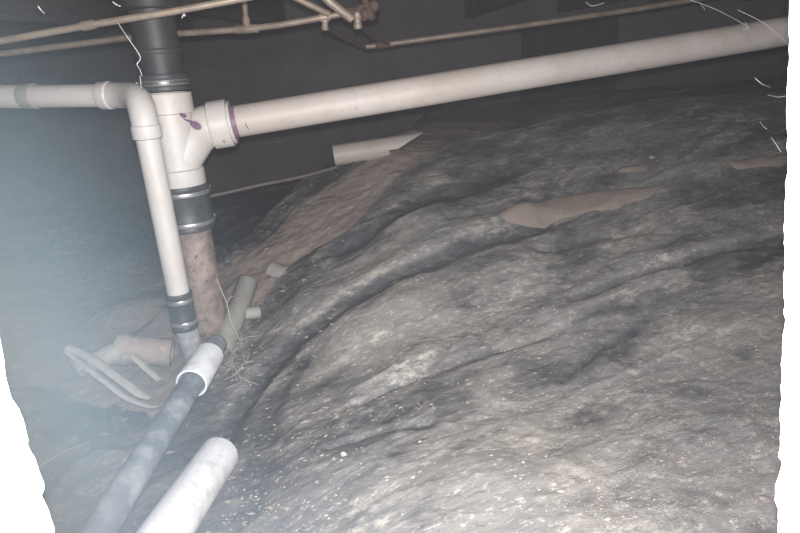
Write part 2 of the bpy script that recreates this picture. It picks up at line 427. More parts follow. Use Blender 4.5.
# keep above the soil
Z = np.maximum(Z, soil_z(X, Y) + 0.001)
Z[:, 0] -= 0.02
def sheet_mat():
    mt, nt, b = mat_base('dusty_black_plastic', 0.5, 0, 0.5)
    at = nt.nodes.new('ShaderNodeAttribute'); at.attribute_name = 'dust_and_falloff'
    c0 = coords(nt)
    mp = nt.nodes.new('ShaderNodeMapping'); mp.vector_type = 'TEXTURE'; mp.inputs['Rotation'].default_value = (0, 0, ANG); mp.inputs['Scale'].default_value = (1.8, 1, 1)
    nt.links.new(c0, mp.inputs[0]); cs = mp.outputs[0]
    n1 = ramp(nt, noise(nt, cs, 34, 9, 0.78), 0.36, 0.64)
    n2 = ramp(nt, noise(nt, cs, 80, 6, 0.75), 0.56, 0.64)
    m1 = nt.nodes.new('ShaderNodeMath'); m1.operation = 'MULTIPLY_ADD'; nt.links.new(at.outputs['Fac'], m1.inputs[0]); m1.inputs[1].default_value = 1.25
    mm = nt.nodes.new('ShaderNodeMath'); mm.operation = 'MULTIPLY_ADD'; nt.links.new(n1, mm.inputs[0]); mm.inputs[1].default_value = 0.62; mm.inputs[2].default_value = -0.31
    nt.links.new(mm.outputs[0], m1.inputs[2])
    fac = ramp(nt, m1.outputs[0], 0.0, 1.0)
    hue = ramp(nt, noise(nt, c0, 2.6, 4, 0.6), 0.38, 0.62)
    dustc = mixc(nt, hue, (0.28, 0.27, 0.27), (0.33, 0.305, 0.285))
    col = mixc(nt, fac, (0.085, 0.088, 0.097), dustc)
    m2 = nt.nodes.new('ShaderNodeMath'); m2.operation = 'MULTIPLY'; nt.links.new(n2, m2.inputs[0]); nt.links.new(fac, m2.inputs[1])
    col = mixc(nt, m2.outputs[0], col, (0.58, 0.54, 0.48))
    p1 = ramp(nt, noise(nt, cs, 7, 3, 0.6), 0.50, 0.66); p2 = ramp(nt, noise(nt, cs, 48, 8, 0.8), 0.47, 0.60)
    m3 = nt.nodes.new('ShaderNodeMath'); m3.operation = 'MULTIPLY'; nt.links.new(p1, m3.inputs[0]); nt.links.new(p2, m3.inputs[1])
    m4 = nt.nodes.new('ShaderNodeMath'); m4.operation = 'MULTIPLY'; nt.links.new(m3.outputs[0], m4.inputs[0]); nt.links.new(fac, m4.inputs[1])
    col = mixc(nt, m4.outputs[0], col, (0.68, 0.63, 0.55))
    nt.links.new(col, b.inputs['Base Color'])
    rr = N(nt, 'ShaderNodeMapRange'); nt.links.new(fac, rr.inputs[0]); rr.inputs[3].default_value = 0.30; rr.inputs[4].default_value = 0.85
    nt.links.new(rr.outputs[0], b.inputs['Roughness'])
    bump(nt, b, noise(nt, cs, 55, 8, 0.8), 0.009, 1.0)
    vo = nt.nodes.new('ShaderNodeTexVoronoi'); vo.feature = 'DISTANCE_TO_EDGE'; vo.inputs['Scale'].default_value = 13
    dn = nt.nodes.new('ShaderNodeVectorMath'); dn.operation = 'ADD'; nz = nt.nodes.new('ShaderNodeTexNoise'); nz.inputs['Scale'].default_value = 9; nt.links.new(cs, nz.inputs['Vector'])
    nt.links.new(cs, dn.inputs[0]); sc_ = nt.nodes.new('ShaderNodeVectorMath'); sc_.operation = 'SCALE'; sc_.inputs['Scale'].default_value = 0.16; nt.links.new(nz.outputs['Color'], sc_.inputs[0]); nt.links.new(sc_.outputs[0], dn.inputs[1])
    nt.links.new(dn.outputs[0], vo.inputs['Vector'])
    b2 = nt.nodes.new('ShaderNodeBump'); b2.inputs['Strength'].default_value = 0.35; b2.inputs['Distance'].default_value = 0.02
    nt.links.new(vo.outputs['Distance'], b2.inputs['Height'])
    b1 = b.inputs['Normal'].links[0].from_node; nt.links.new(b2.outputs[0], b1.inputs['Normal'])
    return mt
SHEET = sheet_mat()
sh = grid_mesh('plastic_sheet', X, Y, Z, SHEET, {'dust_and_falloff': dust_and_falloff})
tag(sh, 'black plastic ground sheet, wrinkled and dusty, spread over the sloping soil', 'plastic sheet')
def patch_sheet(name, label, top_px, far_pts, nu, nv, seed, dusty):
    """a further piece of sheeting: rows run from the picture edge line to the far line"""
    T_ = smooth_pts([hit(u, v) for u, v in top_px], 30)
    k = np.linspace(0, 1, len(T_)); tx = np.interp(np.linspace(0, 1, nu), k, [p.x for p in T_]); ty = np.interp(np.linspace(0, 1, nu), k, [p.y for p in T_])
    fx = np.interp(np.linspace(0, 1, nu), np.linspace(0, 1, len(far_pts)), [p[0] for p in far_pts]); fy = np.interp(np.linspace(0, 1, nu), np.linspace(0, 1, len(far_pts)), [p[1] for p in far_pts])
    tx = tx + 0.02 * (vn(tx * 14, ty * 14, 3) - 0.5); ty = ty + 0.02 * (vn(tx * 14, ty * 14, 4) - 0.5)
    w_ = np.linspace(0, 1, nv)[:, None]
    X = tx[None, :] * (1 - w_) + fx[None, :] * w_; Y = ty[None, :] * (1 - w_) + fy[None, :] * w_
    r = 1 - np.abs(2 * vn(X * 9 + seed, Y * 6, 5) - 1); r_ = 1 - np.abs(2 * vn(X * 21 + Y * 11, Y * 17 - X * 9 + seed, 6) - 1)
    Z = soil_z(X, Y) - 0.004 + 0.03 * fbm(X * 5, Y * 5, 2) * ss(w_, 0, 0.1) + 0.014 * r ** 3 + 0.006 * r_ ** 3
    du = dusty * ss(fbm(X * 7, Y * 7, seed % 7), 0.35, 0.65)
    return tag(grid_mesh(name, X, Y, Z, SHEET, {'dust_and_falloff': du}), label, 'plastic sheet')
patch_sheet('plastic_sheet', 'dark plastic sheeting in the hollow behind the stack and the dirt mound', [(-60, 268), (60, 262), (140, 264), (218, 264), (236, 252), (258, 246), (280, 226), (300, 207), (322, 190), (345, 174), (372, 160)],
            [(-2.9, 4.25), (-2.0, 4.25), (-1.2, 4.25), (-0.4, 4.25), (0.35, 4.25)], 260, 200, 2, 0.35)
patch_sheet('plastic_sheet', 'dark crinkled plastic scrap on the soil at the lower left edge of the opening', [(-120, 385), (-20, 392), (40, 388), (90, 405), (135, 412), (150, 430), (120, 480)],
            [(-1.6, 0.5), (-1.2, 0.5), (-0.9, 0.46), (-0.6, 0.46), (-0.5, 0.5), (-0.48, 0.55)], 220, 160, 5, 0.45)
from mathutils.bvhtree import BVHTree
def bvh_of(o):
    me = o.data; return BVHTree.FromPolygons([v.co for v in me.vertices], [p.vertices for p in me.polygons])
BV = bvh_of(sh); BG = bvh_of(bpy.data.objects['floor']); BP = [bvh_of(bpy.data.objects['plastic_sheet.001']), bvh_of(bpy.data.objects['plastic_sheet.002'])]
def px_hit(u, v):
    """the point of the sheet or the soil that shows at the picture point"""
    r = ray(u, v).normalized(); o = r * 0.45
    a = BV.ray_cast(o, r); b = BG.ray_cast(o, r)
    c = [h for h in [a, b] + [B.ray_cast(o, r) for B in BP] if h[0] is not None]
    if not c:
        p = r * 3.6; return Vector((p.x, p.y, max(-0.9, p.z))), Vector((0, 0, 1))
    h = min(c, key=lambda h: h[3]); return h[0], h[1]
def top_z(x, y):
    o = Vector((x, y, 0.3)); z = -2
    for B in (BV, BG):
        h = B.ray_cast(o, Vector((0, 0, -1)))
        if h[0] is not None: z = max(z, h[0].z)
    return z

# ------------------------------------------------------------ the drain stack
SY = 1.70
top = at_y(166, 95, SY); SX = top.x
def Zs(v): return z_at(SX, SY, v)
def SP(v): return Vector((SX, SY, Zs(v)))
DN = Vector((0, 0, -1))
def coupling(name, label, A, d, L, r, r_in, mat_sleeve=RUBBER, ang=0.0, steel=True):
    t = thing(name, label, 'coupling', A)
    bm = bmesh.new()
    add_lathe(bm, A, d, [(0, r_in), (0, r - 0.001), (0.002, r), (0.012, r), (0.014, r - 0.0015), (L - 0.014, r - 0.0015), (L - 0.012, r), (L - 0.002, r), (L, r - 0.001), (L, r_in)], 48, closed=True)
    from_bm('sleeve', bm, mat_sleeve, t)
    for s in (0.016, L - 0.028):
        bm = bmesh.new()
        add_lathe(bm, A, d, [(s, r - 0.002), (s, r + 0.0003), (s + 0.001, r + 0.0009), (s + 0.011, r + 0.0009), (s + 0.012, r + 0.0003), (s + 0.012, r - 0.002)], 48, closed=True)
        band = from_bm('clamp_band', bm, STEEL, t)
        dn = d.normalized(); u, v = frame(dn); rad = u * math.cos(ang) + v * math.sin(ang); tan = dn.cross(rad)
        c = A + dn * (s + 0.006) + rad * (r + 0.005)
        bm = bmesh.new(); add_lathe(bm, c - tan * 0.014, tan, [(0, 0.0005), (0, 0.0042), (0.006, 0.0042), (0.007, 0.0055), (0.024, 0.0055), (0.026, 0.0005)], 12)
        sc = from_bm('clamp_screw', bm, STEEL, band)
        sc.matrix_parent_inverse = Matrix.Identity(4)
    return t
R4 = 0.0572; HUB = 0.0665
# black pipe going up into the floor
zt0 = Zs(90)
vp = thing('vent_pipe', 'black vertical pipe rising from the white tee into the floor above', 'pipe', (SX, SY, zt0))
bm = bmesh.new(); add_lathe(bm, Vector((SX, SY, zt0)), Vector((0, 0, 1)), hollow_prof(0.40 - zt0, 0.057, 0.006), 48, closed=True)
from_bm('pipe_barrel', bm, BLACKPIPE, vp)
zc = Zs(52)
bm = bmesh.new(); add_lathe(bm, Vector((SX, SY, zc - 0.006)), Vector((0, 0, 1)), [(0, 0.056), (0, 0.0615), (0.002, 0.063), (0.012, 0.063), (0.014, 0.0615), (0.014, 0.056)], 48, closed=True)
from_bm('collar', bm, BLACKPIPE, vp)
bm = bmesh.new(); add_lathe(bm, Vector((SX, SY, Zs(10))), Vector((0, 0, 1)), [(0, 0.056), (0, 0.075), (0.003, 0.078), (0.05, 0.078), (0.053, 0.075), (0.053, 0.056)], 48, closed=True)
from_bm('hub', bm, BLACKPIPE, vp)
Lc = Zs(80) - Zs(93.5)
coupling('rubber_coupling', 'black rubber coupling with a shiny band on top of the white tee', Vector((SX, SY, Zs(74))), DN, Zs(74) - Zs(90.5) , 0.0665, 0.0575, ang=1.0)

# tee fitting
pA, pB = at_d(240, 121, 1.72), at_d(787, 31, 1.90)
pd = (pB - pA).normalized()
tee = thing('tee_fitting', 'large white tee fitting with purple primer smears on the stack', 'pipe fitting', (SX, SY, Zs(187)))
z_top, z_bot = Zs(93), Zs(187)
Lt = z_top - z_bot
bm = bmesh.new()
h = 0.055
rb = 0.0595
add_lathe(bm, Vector((SX, SY, z_top)), DN, [(0, R4), (0, HUB - 0.001), (0.002, HUB), (h - 0.003, HUB), (h, rb), (Lt - h, rb), (Lt - h + 0.003, HUB), (Lt - 0.002, HUB), (Lt, HUB - 0.001), (Lt, R4)], 64, closed=True)
hubc = pA - pd * 0.028
bs = Vector((SX, SY, z_bot + 0.062))
start = bs - Vector((0.0, 0, 0.0))
mid = hubc - pd * 0.055
path = bez(start, start + Vector((0.03, 0, 0.045)), mid - pd * 0.05, mid, 18)
add_sweep(bm, path, [0.054 + 0.0055 * min(1, k / 8) for k in range(len(path))], 48, cap=False)
add_lathe(bm, mid, pd, [(-0.002, rb - 0.004), (0, rb), (0.003, HUB), (0.052, HUB), (0.055, HUB - 0.0015), (0.055, 0.045), (0.01, 0.045)], 64)
# primer stains in the tee material, placed by points on its surface
def surf_pt(u, v, y):  return at_y(u, v, y)
bm.normal_update(); TB = BVHTree.FromBMesh(bm)
def tee_pt(u, v):
    h = TB.ray_cast(Vector((0, 0, 0)), ray(u, v).normalized()); return h[0] if h[0] is not None else at_y(u, v, SY - 0.05)
st1, st2, st3, st4 = tee_pt(183, 115.3), tee_pt(196, 125.5), tee_pt(189, 121), tee_pt(224, 141.5)
tm = PVC.copy(); tm.name = 'primer_stained_pvc'; nt = tm.node_tree; b = nt.nodes['Principled BSDF']
cur = b.inputs['Base Color'].links[0].from_socket
geo = nt.nodes.new('ShaderNodeNewGeometry')
for p, ax, a, bb in ((st1, (0.55, -0.83), 0.0085, 0.0055), (st2, (0.78, -0.62), 0.0160, 0.0095), (st3, (0.7, -0.7), 0.014, 0.0022), (st4, (0.8, -0.6), 0.005, 0.002)):
    mp = nt.nodes.new('ShaderNodeMapping'); mp.vector_type = 'TEXTURE'
    mp.inputs['Location'].default_value = p
    mp.inputs['Rotation'].default_value = (0, -math.atan2(ax[1], ax[0]), 0)
    mp.inputs['Scale'].default_value = (a, 0.05, bb)
    nt.links.new(geo.outputs['Position'], mp.inputs[0])
    ln = nt.nodes.new('ShaderNodeVectorMath'); ln.operation = 'LENGTH'; nt.links.new(mp.outputs[0], ln.inputs[0])
    f = ramp(nt, ln.outputs['Value'], 1.05, 0.9)
    cur = mixc(nt, f, cur, (0.17, 0.10, 0.17))
nt.links.new(cur, b.inputs['Base Color'])
from_bm('fitting_body', bm, tm, tee, 35)
bm = bmesh.new(); add_lathe(bm, hubc, pd, [(-0.03, 0.0446), (-0.03, 0.0565), (0.004, 0.0565), (0.004, 0.0605), (0.008, 0.0605), (0.0085, 0.058), (0.0085, 0.0446)], 48, closed=True)
from_bm('reducer_bushing', bm, PVC, tee)

# long horizontal pipe
lp = thing('drain_pipe', 'long dusty white pipe slanting up to the right from the tee', 'pipe', pA)
far = pB + pd * 0.9
pipe_between('pipe_barrel', pA - pd * 0.045, far, 0.0445, PVC_LONG, lp, seg=20, n=56)
bm = bmesh.new(); add_lathe(bm, hubc, pd, [(0.0087, 0.0446), (0.0087, 0.0454), (0.021, 0.0454), (0.021, 0.0446)], 48, closed=True)
from_bm('primer_ring', bm, PURPLE, lp)['label'] = 'purple primer ring'
# a short ink dash on the pipe
bm = bmesh.new()
u_, v_ = frame(pd)
c0 = at_d(246, 132, 1.66); 
w_ = (c0 - pA); ax_s = w_.dot(pd); rv = (w_ - pd * ax_s).normalized(); tv = pd.cross(rv)
pts = []
for k in range(6):
    a = (k - 2.5) * 0.085
    pts.append(pA + pd * (ax_s + 0.001 * k) + (rv * math.cos(a) + tv * math.sin(a)) * 0.0449)
add_sweep(bm, pts, 0.0011, 6)
from_bm('ink_mark', bm, INK, lp)['label'] = 'short dark ink dash'

# coupling under the tee and the cast iron pipe
coupling('rubber_coupling', 'large dark rubber coupling joining the white tee to the brown iron pipe', Vector((SX, SY, Zs(184))), DN, Zs(184) - Zs(228), 0.072, 0.058, ang=3.9)
ci = thing('cast_iron_pipe', 'rusty brown cast iron pipe standing in the soil below the coupling', 'pipe', (SX, SY, Zs(345)))
Lci = Zs(222) - Zs(352)
prof = [(0, 0.050), (0, 0.0575)] + [(0.02 + (Lci - 0.13) * k / 30, 0.0575 + 0.0008 * math.sin(k * 1.7)) for k in range(31)] + [(Lci - 0.10, 0.0585), (Lci - 0.08, 0.068), (Lci - 0.01, 0.072), (Lci, 0.070), (Lci, 0.05)]
bm = bmesh.new(); add_lathe(bm, Vector((SX, SY, Zs(222))), DN, prof, 64, wob=0.012, closed=True)
from_bm('pipe_barrel', bm, IRON, ci, 60)

# ------------------------------------------------------------ small waste pipe in front of the stack
r2, h2 = 0.030, 0.0365
WY = 1.555
wt = at_y(148.5, 141, WY); WX = wt.x
def Zw_(v): return z_at(WX, WY, v)
wp = thing('waste_pipe', 'thin white pipe with an elbow that turns down beside the tee', 'pipe', (WX, WY, Zw_(300)))
pipe_between('vertical_pipe', Vector((WX, WY, Zw_(132))), Vector((WX, WY, Zw_(296))), r2, PVC, wp)
bm = bmesh.new(); add_lathe(bm, Vector((WX, WY, Zw_(137.3))), DN, [(0, 0.0302), (0, 0.0313), (0.004, 0.0313), (0.004, 0.0302)], 40, closed=True)
from_bm('primer_ring', bm, PURPLE, wp)['label'] = 'thin purple primer ring'
hA = at_d(104, 95.5, 1.60)                           # hub of the elbow, horizontal leg
hdir = (at_d(0, 96.5, 1.66) - hA).normalized()
hs = hA - hdir * 0.022
top_v = Vector((WX, WY, Zw_(126)))
bm = bmesh.new()
k1 = (hs - top_v).length
path = bez(top_v, top_v + Vector((0, 0, 0.45 * k1)), hs - hdir * 0.45 * k1, hs, 18)
add_sweep(bm, path, 0.0335, 36, cap=False)
add_lathe(bm, top_v + Vector((0, 0, 0.004)), DN, [(0, 0.0335), (0.004, h2), (0.032, h2), (0.034, h2 - 0.001), (0.034, 0.0303), (0.004, 0.0303)], 48)
add_lathe(bm, hs - hdir * 0.002, hdir, [(0, 0.0335), (0.004, h2), (0.030, h2), (0.032, h2 - 0.001), (0.032, 0.0303), (0.004, 0.0303)], 48)
from_bm('elbow', bm, PVC, wp, 35)
pipe_between('horizontal_pipe', hs + hdir * 0.006, at_d(22, 96.5, 1.645), r2, PVC, wp)
hc = at_d(36, 96.3, 1.64)
bm = bmesh.new(); add_lathe(bm, hc, hdir, [(0, 0.0303), (0, 0.0335), (0.003, 0.0342), (0.036, 0.0342), (0.039, 0.0335), (0.039, 0.0303)], 48, closed=True)
from_bm('joint_sleeve', bm, PVC_GREY, wp)['label'] = 'grey joint sleeve'
pipe_between('inlet_pipe', hc + hdir * 0.03, at_d(-330, 99, 1.85), r2 + 0.002, PVC, wp)
coupling('rubber_coupling', 'small black rubber coupling under the thin vertical pipe', Vector((WX, WY, Zw_(292))), DN, Zw_(292) - Zw_(328), 0.0358, 0.0305, ang=2.5)
gp = pipe_between('galvanised_pipe', Vector((WX, WY, Zw_(322))), Vector((WX + 0.012, WY + 0.01, Zw_(385))), 0.0305, GALV)
tag(gp, 'blotchy grey steel pipe entering the ground below the small coupling', 'pipe')

# ------------------------------------------------------------ pipes lying on the ground, lower left
def dark_run():
    t = thing('buried_drain_line', 'dusty dark pipe running toward the lower left with a white sleeve', 'pipe', hit(195, 375))
    a = at_d(217, 343, 1.72); b = at_d(98, 533, 1.07)
    d = (b - a).normalized()
    far = a + d * ((b - a).length + 0.30)
    bm = bmesh.new()
    L_ = (far - a).length
    prof = [(-0.012, 0.004), (-0.010, 0.016), (-0.004, 0.025), (0.004, 0.0295)] + [(0.02 + (L_ - 0.03) * k / 24, 0.030) for k in range(25)] + [(L_, 0.030), (L_, 0.025)]
    add_lathe(bm, a, d, prof, 48)
    from_bm('pipe_barrel', bm, OLDPIPE, t)
    s0 = (at_d(207, 357, 1.66) - a).dot(d); s1 = (at_d(183, 391, 1.53) - a).dot(d)
    Ls = s1 - s0
    bm = bmesh.new(); add_lathe(bm, a + d * s0, d, [(0, 0.0305), (0, 0.0375), (0.0015, 0.039), (Ls - 0.0015, 0.040), (Ls, 0.0395), (Ls, 0.035), (Ls - 0.02, 0.0305)], 48, closed=True)
    from_bm('coupling_sleeve', bm, PVC_FLOOR, t)['label'] = 'white coupling sleeve'
    return t
dark_run()
a = at_d(219, 455, 1.37); b = at_d(166, 533, 1.09)
d = (b - a).normalized()
bp = pipe_between('white_pipe', a, b + d * 0.35, 0.0445, PVC_FLOOR, seg=12, n=56, t=0.006)
tag(bp, 'large bright white pipe lying on the plastic at the bottom of the picture', 'pipe')

# grey pipe with stub behind
gt = thing('grey_pipe', 'short dusty grey pipe with a side stub on the soil behind the stack', 'pipe', hit(240, 310))
a = at_d(248, 281, 1.98); b = at_d(222, 352, 1.80); d = (b - a).normalized(); L_ = (b - a).length
bm = bmesh.new(); add_lathe(bm, a, d, [(-0.010, 0.006), (-0.008, 0.018), (-0.002, 0.028), (0.006, 0.033), (L_, 0.033), (L_, 0.028)], 40)
from_bm('pipe_barrel', bm, PVC_GREY, gt)
sa = a + d * (L_ * 0.50); se = at_d(259, 312, 1.93)
bm = bmesh.new(); add_lathe(bm, sa, se - sa, hollow_prof((se - sa).length, 0.020, 0.004), 32, closed=True)
from_bm('side_stub', bm, PVC_GREY, gt)

# cut pipe on the mound
def cut_pipe():
    p0, n0 = px_hit(340, 168); 
    a = at_d(334, 155.5, 2.62); b = at_d(424, 142, 2.64)
    d = (b - a); L = d.length; d.normalize()
    upv = (Vector((0, 0, 1)) - d * d.z).normalized(); side = d.cross(upv)
    bm = bmesh.new(); n = 96; r = 0.045; t = 0.004
    s_ = [0, 0.003] + [L * k / 160 for k in range(3, 161)]
    # an open tube: beyond 60 % of its length the lower half is sawn away, then a slanting tip
    def keep(s, th):   # th 0 = up
        f = s / L; c = math.cos(th)
        if f < 0.60: return True
        if f < 0.70: return c > -0.10
        return c > -0.10 + 1.15 * (f - 0.70) / 0.30
    outer = {}; inner = {}
    for i, s in enumerate(s_):
        for k in range(n):
            th = 2 * PI * k / n; dr = upv * math.cos(th) + side * math.sin(th)
            outer[i, k] = bm.verts.new(a + d * s + dr * r); inner[i, k] = bm.verts.new(a + d * s + dr * (r - t))
    K = lambda i, k: 0 <= i < len(s_) - 1 and keep((s_[i] + s_[i + 1]) / 2, 2 * PI * (k % n + 0.5) / n)
    for i in range(len(s_) - 1):
        for k in range(n):
            if not K(i, k): continue
            k2 = (k + 1) % n
            bm.faces.new((outer[i, k], outer[i, k2], outer[i + 1, k2], outer[i + 1, k]))
            bm.faces.new((inner[i, k], inner[i + 1, k], inner[i + 1, k2], inner[i, k2]))
            if not K(i - 1, k): bm.faces.new((outer[i, k], inner[i, k], inner[i, k2], outer[i, k2]))
            if not K(i + 1, k): bm.faces.new((outer[i + 1, k], outer[i + 1, k2], inner[i + 1, k2], inner[i + 1, k]))
            if not K(i, k - 1): bm.faces.new((outer[i, k], outer[i + 1, k], inner[i + 1, k], inner[i, k]))
            if not K(i, k + 1): bm.faces.new((outer[i, k2], inner[i, k2], inner[i + 1, k2], outer[i + 1, k2]))
    for v in [v for v in bm.verts if not v.link_faces]: bm.verts.remove(v)
    o = from_bm('cut_pipe', bm, PVC_LONG, None, 35)
    tag(o, 'offcut of white pipe with a slanting sawn end resting on the dirt mound', 'pipe offcut')
cut_pipe()

# broken half shells, chip, stub on the left
def shell(name, label, px, ds, r, arc0, arc1, mat=CHIP, t=0.004, jag=0.0, taper=0.75):
    P = smooth_pts([at_d(u, v, d_) for (u, v), d_ in zip(px, ds)], 6)
    bm = bmesh.new(); n = 10; O = []; I = []
    for i, p in enumerate(P):
        T = (P[min(len(P) - 1, i + 1)] - P[max(0, i - 1)]).normalized()
        u = (Vector((0, 0, 1)) - T * T.z).normalized(); s = T.cross(u)
        f = i / (len(P) - 1); w_ = 1 - taper * max(0, (f - 0.75) / 0.25) ** 1.5
        ro, ri = [], []
        for k in range(n + 1):
            th = math.radians(arc0 + (arc1 - arc0) * k / n) * w_
            q = u * math.cos(th) + s * math.sin(th)
            j = (random.random() - 0.5) * jag if k in (0, n) else 0
            ro.append(bm.verts.new(p + q * (r + j) - u * r)); ri.append(bm.verts.new(p + q * (r - t + j) - u * r))
        O.append(ro); I.append(ri)
    for i in range(len(P) - 1):
        for k in range(n):
            bm.faces.new((O[i][k], O[i][k + 1], O[i + 1][k + 1], O[i + 1][k])); bm.faces.new((I[i][k], I[i + 1][k], I[i + 1][k + 1], I[i][k + 1]))
        for k in (0, n):
            bm.faces.new((O[i][k], O[i + 1][k], I[i + 1][k], I[i][k]))
    for e in (0, -1):
        for k in range(n): bm.faces.new((O[e][k], I[e][k], I[e][k + 1], O[e][k + 1]))
    o = from_bm(name, bm, mat, None, 50); tag(o, label, 'pipe fragment'); return o
shell('split_pipe', 'upper of two long curved halves of split white pipe lying left of the stack', [(68, 345), (92, 357), (118, 376), (138, 391), (150, 398)], [1.66, 1.64, 1.60, 1.57, 1.56], 0.019, -80, 45, jag=0.004)
shell('split_pipe', 'lower, thinner curved sliver of split white pipe left of the stack', [(66, 350), (84, 364), (108, 383), (130, 398), (152, 405), (166, 403)], [1.66, 1.64, 1.60, 1.57, 1.55, 1.54], 0.010, -60, 60, jag=0.004)
shell('pipe_shard', 'small straight pale shard standing by the steel pipe', [(133, 355), (146, 367), (160, 379)], [1.66, 1.63, 1.60], 0.013, -48, 48, mat=CHIP, taper=0)
shell('pipe_scrap', 'curved pale grey scrap half sunk at the edge of the plastic', [(273, 262), (285, 266), (302, 262)], [2.12, 2.11, 2.12], 0.038, -20, 80, mat=PVC_GREY)
a = at_d(118, 351, 1.74); b = at_d(88, 366, 1.70)
o = pipe_between('pipe_stub', a, b, 0.030, PVC_GREY); tag(o, 'short grey pipe stub lying at the left end of the brown pipe', 'pipe stub')
o = pipe_between('pipe_ring', at_d(76, 360, 1.67), at_d(84, 371, 1.64), 0.017, PVC_GREY, t=0.004); tag(o, 'tiny pale pipe ring under the left end of the split pipe', 'pipe fragment')
# soil-crusted clay pipe lying behind the steel pipe
cl = thing('clay_pipe', 'brown soil-crusted pipe lying between the steel pipe and the grey stub', 'pipe', hit(140, 350))
a = at_d(172, 353, 1.80); b = at_d(117, 349, 1.77); d = (b - a).normalized(); L_ = (b - a).length
bm = bmesh.new(); add_lathe(bm, a, d, [(0, 0.03), (0, 0.042)] + [(0.01 + (L_ - 0.05) * k / 8, 0.042) for k in range(9)] + [(L_ - 0.035, 0.042), (L_ - 0.03, 0.047), (L_, 0.045), (L_, 0.032)], 40, wob=0.05, closed=True)
from_bm('pipe_barrel', bm, DIRT, cl, 60)

# ------------------------------------------------------------ supply pipes under the floor
def copper(name, label, px, ds, r, mat=COPPER, fittings=()):
    P = [at_d(u, v, d_) for (u, v), d_ in zip(px, ds)]
    t = thing(name, label, 'pipe', P[0])
    bm = bmesh.new(); add_sweep(bm, P, r, 16)
    from_bm('tube', bm, mat, t)
    for (i, f, l, rr, m_) in fittings:
        p = P[i].lerp(P[i + 1], f); d_ = (P[i + 1] - P[i]).normalized()
        bm = bmesh.new(); add_lathe(bm, p - d_ * l / 2, d_, [(0, r * 0.9), (0, rr), (l * 0.45, rr * 1.03), (l, rr), (l, r * 0.9)], 20, closed=True)
        from_bm('fitting', bm, m_, t)
    return t
copper('supply_pipe', 'upper thin tan supply pipe crossing in front of the black vent pipe', [(-120, 58), (0, 41), (95, 24), (170, 12), (245, -2), (330, -20)], [1.44, 1.43, 1.42, 1.42, 1.43, 1.45], 0.0082, fittings=((1, 0.93, 0.03, 0.011, COPPER),))
copper('supply_pipe', 'lower thin tan supply pipe passing behind the black vent pipe', [(-120, 66), (0, 54), (125, 38), (180, 33.5), (247, 29), (283, 24.5), (325, 17), (352, 12)], [1.85, 1.85, 1.85, 1.84, 1.82, 1.80, 1.80, 1.80], 0.0095, fittings=((3, 1.0, 0.07, 0.0125, COPPER), (5, 1.0, 0.03, 0.013, COPPER)))
copper('riser_pipe', 'short upright copper riser joining the lower supply pipe at a tee', [(243, -14), (245, 8), (247, 28)], [1.80, 1.81, 1.815], 0.0085, fittings=((1, 0.75, 0.03, 0.0115, COPPER),))
copper('supply_pipe', 'long thin dark supply pipe above the long white pipe at upper right', [(365, 47), (385, 44.5), (500, 29), (640, 8.5), (720, -5), (800, -20)], [2.35, 2.35, 2.36, 2.38, 2.4, 2.42], 0.0105, fittings=((0, 0.9, 0.06, 0.013, RUSTY),))
copper('diagonal_pipe', 'left of two tan pipes slanting down from the floor to the rusty joint', [(280, -10), (300, 0), (329, 14)], [1.72, 1.73, 1.78], 0.0095)
copper('diagonal_pipe', 'right, thicker of two tan pipes slanting down to the rusty joint', [(315, -12), (330, 2), (352, 19)], [1.70, 1.71, 1.75], 0.0125)
copper('dark_link_pipe', 'dim slanting pipe from the hanging stub down to the dark supply pipe', [(327, 28), (345, 38), (366, 48)], [1.85, 2.1, 2.35], 0.005, mat=RUSTY)
copper('dark_link_pipe', 'dim slanting pipe from the rusty joint down to the dark supply pipe', [(358, 24), (372, 36), (388, 44)], [1.82, 2.1, 2.35], 0.005, mat=RUSTY)
jt = thing('pipe_joint', 'clump of rusty joint fittings where the thin supply pipes meet', 'pipe fitting', at_d(358, 14, 1.80))
for (u0, v0, u1, v1, r, nm) in ((344, 15, 366, 10, 0.020, 'elbow_fitting'), (357, 12, 358, 29, 0.013, 'hanging_stub'), (325, 18, 325, 30, 0.011, 'hanging_stub'), (362, 17, 376, 4, 0.017, 'union_fitting'), (372, 18, 360, -12, 0.013, 'upright_tube')):
    A_ = at_d(u0, v0, 1.80); B_ = at_d(u1, v1, 1.82); L_ = (B_ - A_).length
    bm = bmesh.new(); add_lathe(bm, A_, B_ - A_, [(0, 0.002), (0, r * 0.85), (L_ * 0.1, r), (L_ * 0.35, r), (L_ * 0.4, r * 0.85), (L_ * 0.65, r * 0.85), (L_ * 0.7, r), (L_ * 0.9, r), (L_, r * 0.8), (L_, 0.002)], 20)
    from_bm(nm, bm, RUSTY if v1 < 28 else COPPER, jt)

# cable behind the stack to the mound
bm = bmesh.new(); add_sweep(bm, smooth_pts([at_d(u, v, d_) for u, v, d_ in ((150, 208, 2.2), (216, 195, 2.25), (260, 185, 2.35), (300, 177, 2.45), (337, 167, 2.56))], 5), 0.0055, 10)
tag(from_bm('cable', bm, speckled('dusty_cable', (0.20, 0.165, 0.15), (0.13, 0.11, 0.10), 20, rough=0.8), None), 'thin dusty cable stretched from behind the stack to the cut pipe', 'cable')

